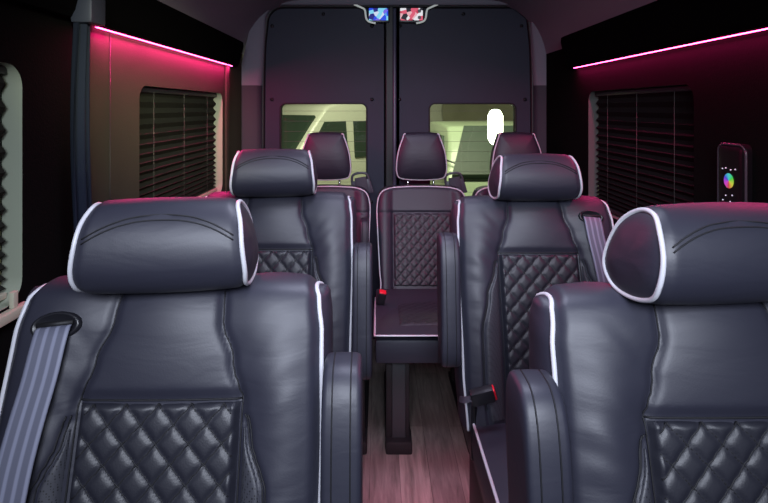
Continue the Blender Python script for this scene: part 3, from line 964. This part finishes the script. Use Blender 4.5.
door('door_2', 0.026, 0.88, (0.224, 0.722, 0.812, 1.372), [(0.045, 1.40), (0.78, 1.40), (0.05, 1.83), (0.76, 1.83), (0.045, 0.80), (0.42, 1.90)])
b = MB(); b.box(-0.045, 0.045, 3.10, 3.14, 0, 2.0); b.box(-0.036, 0.010, 3.078, 3.11, 0.0, 1.94, 0.006); tag(b.build('trim_8', SEAL, None, False), kind='structure')
b = MB(); b.box(0.006, 0.027, 3.070, 3.10, 0.0, 1.93, 0.008); tag(b.build('trim_9', STRIPB), kind='structure')
# highlight on the left window's upper edge, put in as a pale strip
b = MB(); b.box(-0.625, -0.17, 3.102, 3.115, 1.372, 1.386, 0.003); b.build('highlight_strip', mat('highlight_lavender', (0.6, 0.6, 0.9), 0.2), bpy.data.objects['door_1'])

# small displays at the top of each door, pale curved brackets
def display(x0, x1, z0, z1, kind, sg, label):
    cx = (x0+x1)/2
    t = empty('display_screen', (cx, 3.055, z0))
    hw = (x1-x0)/2
    b = MB(); b.box(-hw-0.008, hw+0.008, -0.002, 0.03, -0.012, z1-z0+0.01, 0.006); auto_flat(b.build('housing', BLACKP, t), 40)
    s = MB(); s.box(-hw, hw, -0.0045, 0.0, 0.0, z1-z0, 0.001); s.build('screen', screen_mat('display_'+kind, kind), t, False)
    e = sg*(hw+0.012)
    pts = [(e + sg*0.075, -0.004, z1-z0+0.022), (e + sg*0.03, -0.006, z1-z0+0.002), (e + sg*0.012, -0.008, z1-z0-0.012), (e + sg*0.004, -0.008, 0.012),
           (e - sg*0.012, -0.008, -0.008), (e - sg*0.05, -0.008, -0.018)]
    q = MB(); q.tube([p for p in cr([Vector(p) for p in pts], 0.006)], 0.0055, 8); q.build('bracket', mat('glowing_bracket', (0.7, 0.72, 0.72), 0.25, emit=(0.85, 0.95, 0.9), estr=0.25), t)  # faint glow put into the bracket material, though it is no lamp
    tag(t, label, 'screen')
    return t
dl = display(-0.132, -0.022, 1.855, 1.925, 'blue', -1, 'small lit display with blue picture above the left rear door, left of the centre bar')
dr = display(0.048, 0.178, 1.855, 1.925, 'red', 1, 'small lit display with red and white picture above the right rear door')
kn = MB()
for z in (0.015, 0.052): kn.tube([(0.045, -0.004, z), (0.045, -0.012, z)], 0.010, 14)
kn.build('round_light', mat('display_ring', (0.6, 0.6, 0.6), 0.3), dr)

# ------------------------------------------------------------------ blinds, curtain, controller
def blind(X, sg, y0, y1, z0, z1, pitch, m, label, amp=0.008, squash=0.5, cords=3):
    """pleated blind hanging in the window reveal; pleats get tighter towards the bottom"""
    t = empty('pleated_blind', (X + sg*0.032, (y0+y1)/2, z0))
    hy = (y1-y0)/2; H = z1-z0; n = int(H/pitch*2.2); V = []; F = []
    zs = []
    for k in range(n+1):
        u = k/n; zs.append(H*(u*(1-squash) + squash*u*u) if squash else H*u)
    for k, z in enumerate(zs):
        x = amp if k % 2 else -amp
        for y in (-hy, hy): V.append((x, y, z))
    for k in range(n): F.append((2*k, 2*k+1, 2*k+3, 2*k+2))
    # second skin so the cloth has thickness
    k0 = len(V); V += [(a + 0.0012*sg, b_, c) for a, b_, c in V[:k0]]
    F += [tuple(q + k0 for q in f) for f in F]
    for k in range(n):
        for e in (0, 1): F.append((2*k+e, 2*k+2+e, k0+2*k+2+e, k0+2*k+e))
    o = link_mesh('pleats', V, F, m, t, False)
    r = MB(); r.box(-0.012, 0.012, -hy, hy, H-0.008, H+0.01, 0.003); r.build('head_rail', BLACKP, t)
    r = MB(); r.box(-0.012, 0.012, -hy, hy, -0.012, 0.002, 0.003); r.build('bottom_rail', CREAM if m is BLIND else BLACKP, t)
    for k in range(cords):
        y = -hy + 2*hy*(k+0.5)/cords
        c = MB(); c.tube([(-sg*(amp+0.003), y, 0), (-sg*(amp+0.003), y, H)], 0.0010, 5); c.build('cord', mat('cord', (0.06, 0.06, 0.055), 0.9) if k == 0 else bpy.data.materials['cord'], t)
    tag(t, label, 'blind', 'pleated window blinds')
    return t
blind(XL, -1, 0.27, 1.147, 0.95, 1.432, 0.040, BLIND, 'dark pleated blind in the nearest left window, only its zigzag end showing at photo edge')
blind(XL, -1, 1.75, 2.640, 0.95, 1.412, 0.030, BLIND, 'dark pleated blind in the left window behind the navy curtain')
blind(XR, 1, 1.635, 2.405, 0.92, 1.412, 0.030, BLINDR, 'black pleated blind in the right wall window behind the lit controller')

# navy curtain hanging by the left wall
t = empty('curtain', (XL+0.03, 1.335, 0.45))
V = []; F = []; nu, nz = 30, 46
for j in range(nz+1):
    v = j/nz; z = 1.20*v
    wdt = 0.085 - 0.045*smooth(0.55, 1.0, v) + 0.006*math.sin(v*9)
    for i in range(nu+1):
        u = i/nu
        y = (u-0.5)*wdt + 0.008*math.sin(v*4+1)
        x = 0.012*math.sin(u*PI*5 + v*2.0)*(0.7+0.3*v) + 0.01*math.sin(PI*u) + 0.006*math.sin(v*7)
        V.append((x + 0.006, y, z))
for j in range(nz):
    for i in range(nu): F.append((j*(nu+1)+i, j*(nu+1)+i+1, (j+1)*(nu+1)+i+1, (j+1)*(nu+1)+i))
k0 = len(V); V += [(a-0.003, b_, c) for a, b_, c in V]; F += [tuple(q+k0 for q in f) for f in F]
link_mesh('cloth', V, F, CURT, t)
b = MB(); b.box(-0.004, 0.05, -0.035, 0.035, 1.11, 1.19, 0.008); auto_flat(b.build('top_bracket', mat('navy_plastic', (0.03, 0.035, 0.055), 0.4), t), 40)
tag(t, 'narrow gathered navy curtain hanging from a bracket on the left wall', 'curtain')

# LED controller on the right wall
t = empty('light_controller', (XR+0.002, 1.425, 1.13))
b = MB(); b.box(-0.026, 0.0, -0.062, 0.050, -0.09, 0.125, 0.022, seg=5); auto_flat(b.build('body', mat('smoky_plastic', (0.004, 0.004, 0.005), 0.35, spec=0.3), t), 50)
t2 = MB(); pts = []
for (cy_, cz_, a0) in ((0.025, 0.10, 0), (-0.037, 0.10, PI/2), (-0.037, -0.07, PI), (0.025, -0.07, 1.5*PI)):
    for k in range(7):
        a = a0 + PI/2*k/6; pts.append((-0.020, cy_ + 0.024*math.cos(a), cz_ + 0.022*math.sin(a)))
t2.tube(pts, 0.0035, 8, closed=True); t2.build('rim', mat('rim_grey', (0.05, 0.045, 0.055), 0.25), t)
# colour wheel (its own flat disc, local z along -x)
V = [(0, 0, 0)]; F = []
for k in range(32): V.append((0.020*math.cos(2*PI*k/32), 0.020*math.sin(2*PI*k/32), 0))
for k in range(32): F.append((0, 1+k, 1+(k+1) % 32))
w = link_mesh('colour_wheel', V, F, screen_mat('wheel', 'wheel'), t, False)
w.location = (-0.0275, -0.005, 0.025); w.rotation_euler = (0, -PI/2, 0)
BL = mat('button_light', (0.8, 0.8, 0.9), 0.4, emit=(0.7, 0.75, 0.9), estr=0.4)
for (y, z) in ((-0.03, 0.058), (-0.012, 0.055), (0.008, 0.058), (0.022, 0.055), (-0.018, -0.012), (0.008, -0.016), (-0.010, -0.03), (0.02, -0.03)):
    dt = MB(); dt.tube([(-0.025, y, z), (-0.0278, y, z)], 0.0018, 8); dt.build('button_light', BL, t)
tag(t, 'small dark touch controller with lit rainbow colour wheel on the right wall', 'controller')

# window latch at the lower edge of the nearest left window
b = MB(); b.box(XL-0.001, XL+0.02, 0.95, 1.17, 0.905, 0.925, 0.004); b.box(XL+0.002, XL+0.012, 1.12, 1.135, 0.925, 0.96, 0.002)
tag(auto_flat(b.build('trim_10', CREAM), 40), kind='structure')

# ------------------------------------------------------------------ outside: garage and parked vehicles
GZ = -0.62
b = MB(); b.box(-9, 9, 3.3, 14.0, GZ-0.1, GZ); tag(b.build('ground', CONC, None, False), kind='structure')
b = MB(); b.box(-9, 9, 13.0, 13.2, GZ, 5.0); tag(b.build('wall_garage', CONC, None, False), kind='structure')

def vehicle(name, prof, hw, belt, wins, paint, roof_in=0.14):
    """prof: closed side outline (y,z), front at -y. tumblehome above belt."""
    t = empty(name, (0, 0, 0))
    Pp = [Vector(p) for p in cr([Vector(p) for p in prof], 0.06, closed=True)]
    L = len(Pp)
    def wx(z, e=1.0): return (hw - roof_in*smooth(belt, max(p.y for p in Pp), z))*e
    cols = [(-1, 0.955), (-0.985, 0.985), (-0.93, 1.0), (-0.5, 1.006), (0, 1.008), (0.5, 1.006), (0.93, 1.0), (0.985, 0.985), (1, 0.955)]
    cy = sum(p.x for p in Pp)/L; cz = sum(p.y for p in Pp)/L
    V = []; F = []
    for p in Pp:
        for u, s_ in cols:
            V.append((u*wx(p.y), cy + (p.x-cy)*s_, cz + (p.y-cz)*s_))
    n = len(cols)
    for j in range(L):
        for k in range(n-1): F.append((j*n+k, j*n+k+1, ((j+1) % L)*n+k+1, ((j+1) % L)*n+k))
    F.append(tuple(j*n for j in range(L))); F.append(tuple(j*n+n-1 for j in range(L)))
    auto_flat(link_mesh('body', V, F, paint, t), 50)
    for poly, nm in wins:      # 3D polygons (x,y,z) on the surface, thickened
        Vp = [Vector(q) for q in poly]; nrm = (Vp[1]-Vp[0]).cross(Vp[2]-Vp[0]).normalized()
        if nrm.y > 0 and abs(nrm.y) > 0.3: nrm = -nrm
        if abs(nrm.y) <= 0.3 and nrm.x*Vp[0].x < 0: nrm = -nrm
        k = len(Vp); VV = [q + nrm*(0.08 if abs(nrm.y) > 0.3 else 0.02) for q in Vp] + [q - nrm*0.03 for q in Vp]
        FF = [tuple(range(k)), tuple(range(k, 2*k))] + [(i, (i+1) % k, k+(i+1) % k, k+i) for i in range(k)]
        link_mesh(nm, VV, FF, CARGL, t, False)
    return t, wx
def wheels(t, hw, ys, r):
    for y in ys:
        for sg in (-1, 1):
            m = MB(); m.tube([(sg*(hw-0.20), y, r), (sg*(hw-0.17), y, r), (sg*(hw-0.02), y, r), (sg*(hw+0.005), y, r)], [r*0.93, r, r, r*0.93], 28)
            w = auto_flat(m.build('wheel', TYRE, t), 40)
            h = MB(); h.tube([(sg*(hw-0.01), y, r), (sg*(hw+0.015), y, r)], [r*0.6, r*0.5], 20); h.build('hubcap', CHROME, w)
# SUV facing us behind the right rear window
suv, wx = vehicle('parked_car', [(-2.3, 0.35), (-2.35, 0.75), (-2.22, 1.02), (-1.3, 1.14), (-1.15, 1.20), (-0.55, 1.66), (-0.2, 1.75), (1.2, 1.76), (2.0, 1.62), (2.3, 1.05), (2.3, 0.4), (1.5, 0.3), (-1.5, 0.3)],
                  0.97, 1.05, [([(-0.90, -1.19, 1.17), (0.90, -1.19, 1.17), (0.64, -0.53, 1.69), (-0.64, -0.53, 1.69)], 'windscreen'),
                               ([(0.965, -0.9, 1.15), (0.965, 1.7, 1.15), (0.86, 1.5, 1.6), (0.86, -0.35, 1.62)], 'side_glass'),
                               ([(-0.965, -0.9, 1.15), (-0.965, 1.7, 1.15), (-0.86, 1.5, 1.6), (-0.86, -0.35, 1.62)], 'side_glass')], PAINTG)
wheels(suv, 0.97, (-1.45, 1.45), 0.36)
for sg in (-1, 1):
    m = MB(); m.box(sg*1.08-0.11, sg*1.08+0.11, -0.86, -0.74, 1.12, 1.30, 0.04, seg=3); m.build('mirror', PAINTG, suv)
    m = MB(); m.box(sg*0.75-0.18, sg*0.75+0.18, -2.36, -2.22, 0.80, 0.95, 0.03); m.build('headlight', CHROME, suv)
    m = MB(); m.tube([(sg*0.50, -1.20, 1.215), (sg*0.50-0.62, -0.90, 1.44)], 0.009, 6); m.build('wiper', SEAL, suv)
m = MB(); m.box(-0.5, 0.5, -2.38, -2.28, 0.62, 0.92, 0.02); m.build('grille', TYRE, suv)
suv.location = (1.60, 7.15, GZ); suv.rotation_euler.z = math.radians(2)
tag(suv, 'pale green parked car seen through the right rear window', 'car')
# white van behind the left rear window
van, wx = vehicle('parked_van', [(-2.6, 0.4), (-2.65, 0.8), (-2.5, 1.15), (-2.0, 1.28), (-1.2, 2.15), (-0.8, 2.4), (0.5, 2.48), (2.5, 2.46), (2.65, 2.2), (2.65, 0.45), (1.5, 0.35), (-1.5, 0.35)],
                  1.0, 1.15, [([(-0.88, -2.02, 1.32), (0.88, -2.02, 1.32), (0.80, -1.19, 2.12), (-0.80, -1.19, 2.12)], 'windscreen'),
                              ([(0.985, -1.65, 1.32), (0.985, -0.55, 1.32), (0.905, -0.55, 2.05), (0.91, -1.10, 2.05)], 'side_glass'),
                              ([(0.985, -0.35, 1.32), (0.985, 1.0, 1.32), (0.905, 1.0, 2.05), (0.905, -0.35, 2.05)], 'side_glass'),
                              ([(-0.985, -1.65, 1.32), (-0.985, -0.55, 1.32), (-0.905, -0.55, 2.05), (-0.91, -1.10, 2.05)], 'side_glass')], PAINTW, roof_in=0.12)
wheels(van, 1.0, (-1.6, 1.6), 0.38)
for sg in (-1, 1):
    m = MB(); m.box(sg*1.17-0.10, sg*1.17+0.10, -1.62, -1.50, 1.42, 1.80, 0.04, seg=3); m.box(min(sg*0.93, sg*1.10), max(sg*0.93, sg*1.10), -1.58, -1.53, 1.5, 1.55, 0.01); m.build('mirror', PAINTW, van)
    m = MB(); m.box(sg*0.8-0.16, sg*0.8+0.16, -2.66, -2.52, 0.85, 1.12, 0.03); m.build('headlight', CHROME, van)
van.location = (-0.85, 9.9, GZ); van.rotation_euler.z = math.radians(-45); van.scale = (0.85, 0.85, 0.85)
tag(van, 'white parked van seen through the left rear window', 'van')
# tube lamp on a stand-off outside
t = empty('lamp', (0.85, 4.2, GZ))
b = MB(); zc = 1.35 - 19/530*4.2 - GZ
b.tube([(0, 0, zc-0.14), (0, 0, zc-0.13), (0, 0, zc-0.09), (0, 0, zc+0.09), (0, 0, zc+0.13), (0, 0, zc+0.14)], [0.02, 0.04, 0.06, 0.06, 0.04, 0.02], 20)
b.build('glowing_tube', LAMPW, t)
b = MB(); b.tube([(0, 0, 0.02), (0, 0, zc-0.135)], 0.012, 10); b.tube([(0, 0, 0), (0, 0, 0.03)], 0.14, 24); b.build('stand', DARKM, t)
tag(t, 'bright upright tube lamp glowing outside the right rear window', 'lamp')

# ------------------------------------------------------------------ lights
def area(name, loc, target, size, size_y, power, color, spread=180):
    l = bpy.data.lights.new(name, 'AREA'); l.shape = 'RECTANGLE'; l.size = size; l.size_y = size_y; l.energy = power; l.color = color
    o = bpy.data.objects.new(name, l); COL.objects.link(o); o.location = loc
    d = Vector(target) - Vector(loc); o.rotation_euler = d.to_track_quat('-Z', 'Y').to_euler(); l.spread = math.radians(spread); return o
area('front_fill', (0.0, -0.55, 1.75), (0.0, 1.6, 0.8), 0.9, 0.4, 10, (0.80, 0.86, 1.0), 75)  # added frontal fill behind the camera, where the windscreen would be
area('cabin_fill', (0.0, 1.05, 1.95), (0.0, 1.25, 0.0), 0.5, 0.4, 5.5, (0.76, 0.79, 1.0), 110)  # added fill over the front rows, no ceiling lamp is modelled
area('left_wall_fill', (0.2, -0.5, 1.78), (XL, 1.95, 1.34), 0.1, 0.08, 1.1, (1.0, 1.0, 0.62), 19)  # added narrow fill to brighten the left wall past the headrests
area('rear_cabin_fill', (0.0, 2.05, 1.96), (0.05, 2.5, 0.0), 0.6, 0.3, 4.5, (0.78, 0.76, 1.0), 120)  # added fill for the back rows, without any lamp fixture
area('garage_light', (0.0, 6.0, 3.6), (0.0, 8.0, 0.0), 4, 2, 360, (1.0, 0.98, 0.80))
# pink light thrown down by the two strips
area('left_strip_light', (XL+0.020, 2.1, 1.566), (XL+0.10, 2.1, 0.6), 1.3, 0.012, 9, (1.0, 0.02, 0.22)).rotation_euler = (0, math.radians(-12), PI/2)
area('right_strip_light', (XR-0.020, 1.75, 1.539), (XR-0.10, 1.75, 0.6), 1.6, 0.012, 5, (1.0, 0.02, 0.22)).rotation_euler = (0, math.radians(12), PI/2)
for nm in ('left_strip_light', 'right_strip_light'):
    o = bpy.data.objects[nm]; sg = 1 if nm[0] == 'l' else -1
    zl = -Vector((0.30*sg, 0, -1)).normalized(); xl = Vector((0, 1, 0)); yl = zl.cross(xl)
    o.rotation_euler = Matrix((xl, yl, zl)).transposed().to_euler()
area('aisle_step_light', (0.02, 1.62, 0.42), (0.03, 1.78, 0.0), 0.2, 0.2, 0.6, (1.0, 0.16, 0.34), 110)
w = bpy.data.worlds.new('night'); sc.world = w; w.use_nodes = True
w.node_tree.nodes['Background'].inputs[0].default_value = (0.35, 0.38, 0.5, 1); w.node_tree.nodes['Background'].inputs[1].default_value = 0.03

# ------------------------------------------------------------------ camera
cd = bpy.data.cameras.new('camera'); co = bpy.data.objects.new('camera', cd); COL.objects.link(co)
co.location = (-0.08, 0, 1.35); co.rotation_euler = (PI/2, 0, 0)
cd.sensor_width = 36; cd.lens = 36*530/768; cd.shift_x = 6/768; cd.shift_y = -143.5/768; cd.clip_start = 0.02
sc.camera = co
vs = sc.view_settings; vs.view_transform = 'Standard'; vs.look = 'None'; vs.gamma = 1; vs.exposure = 0.0
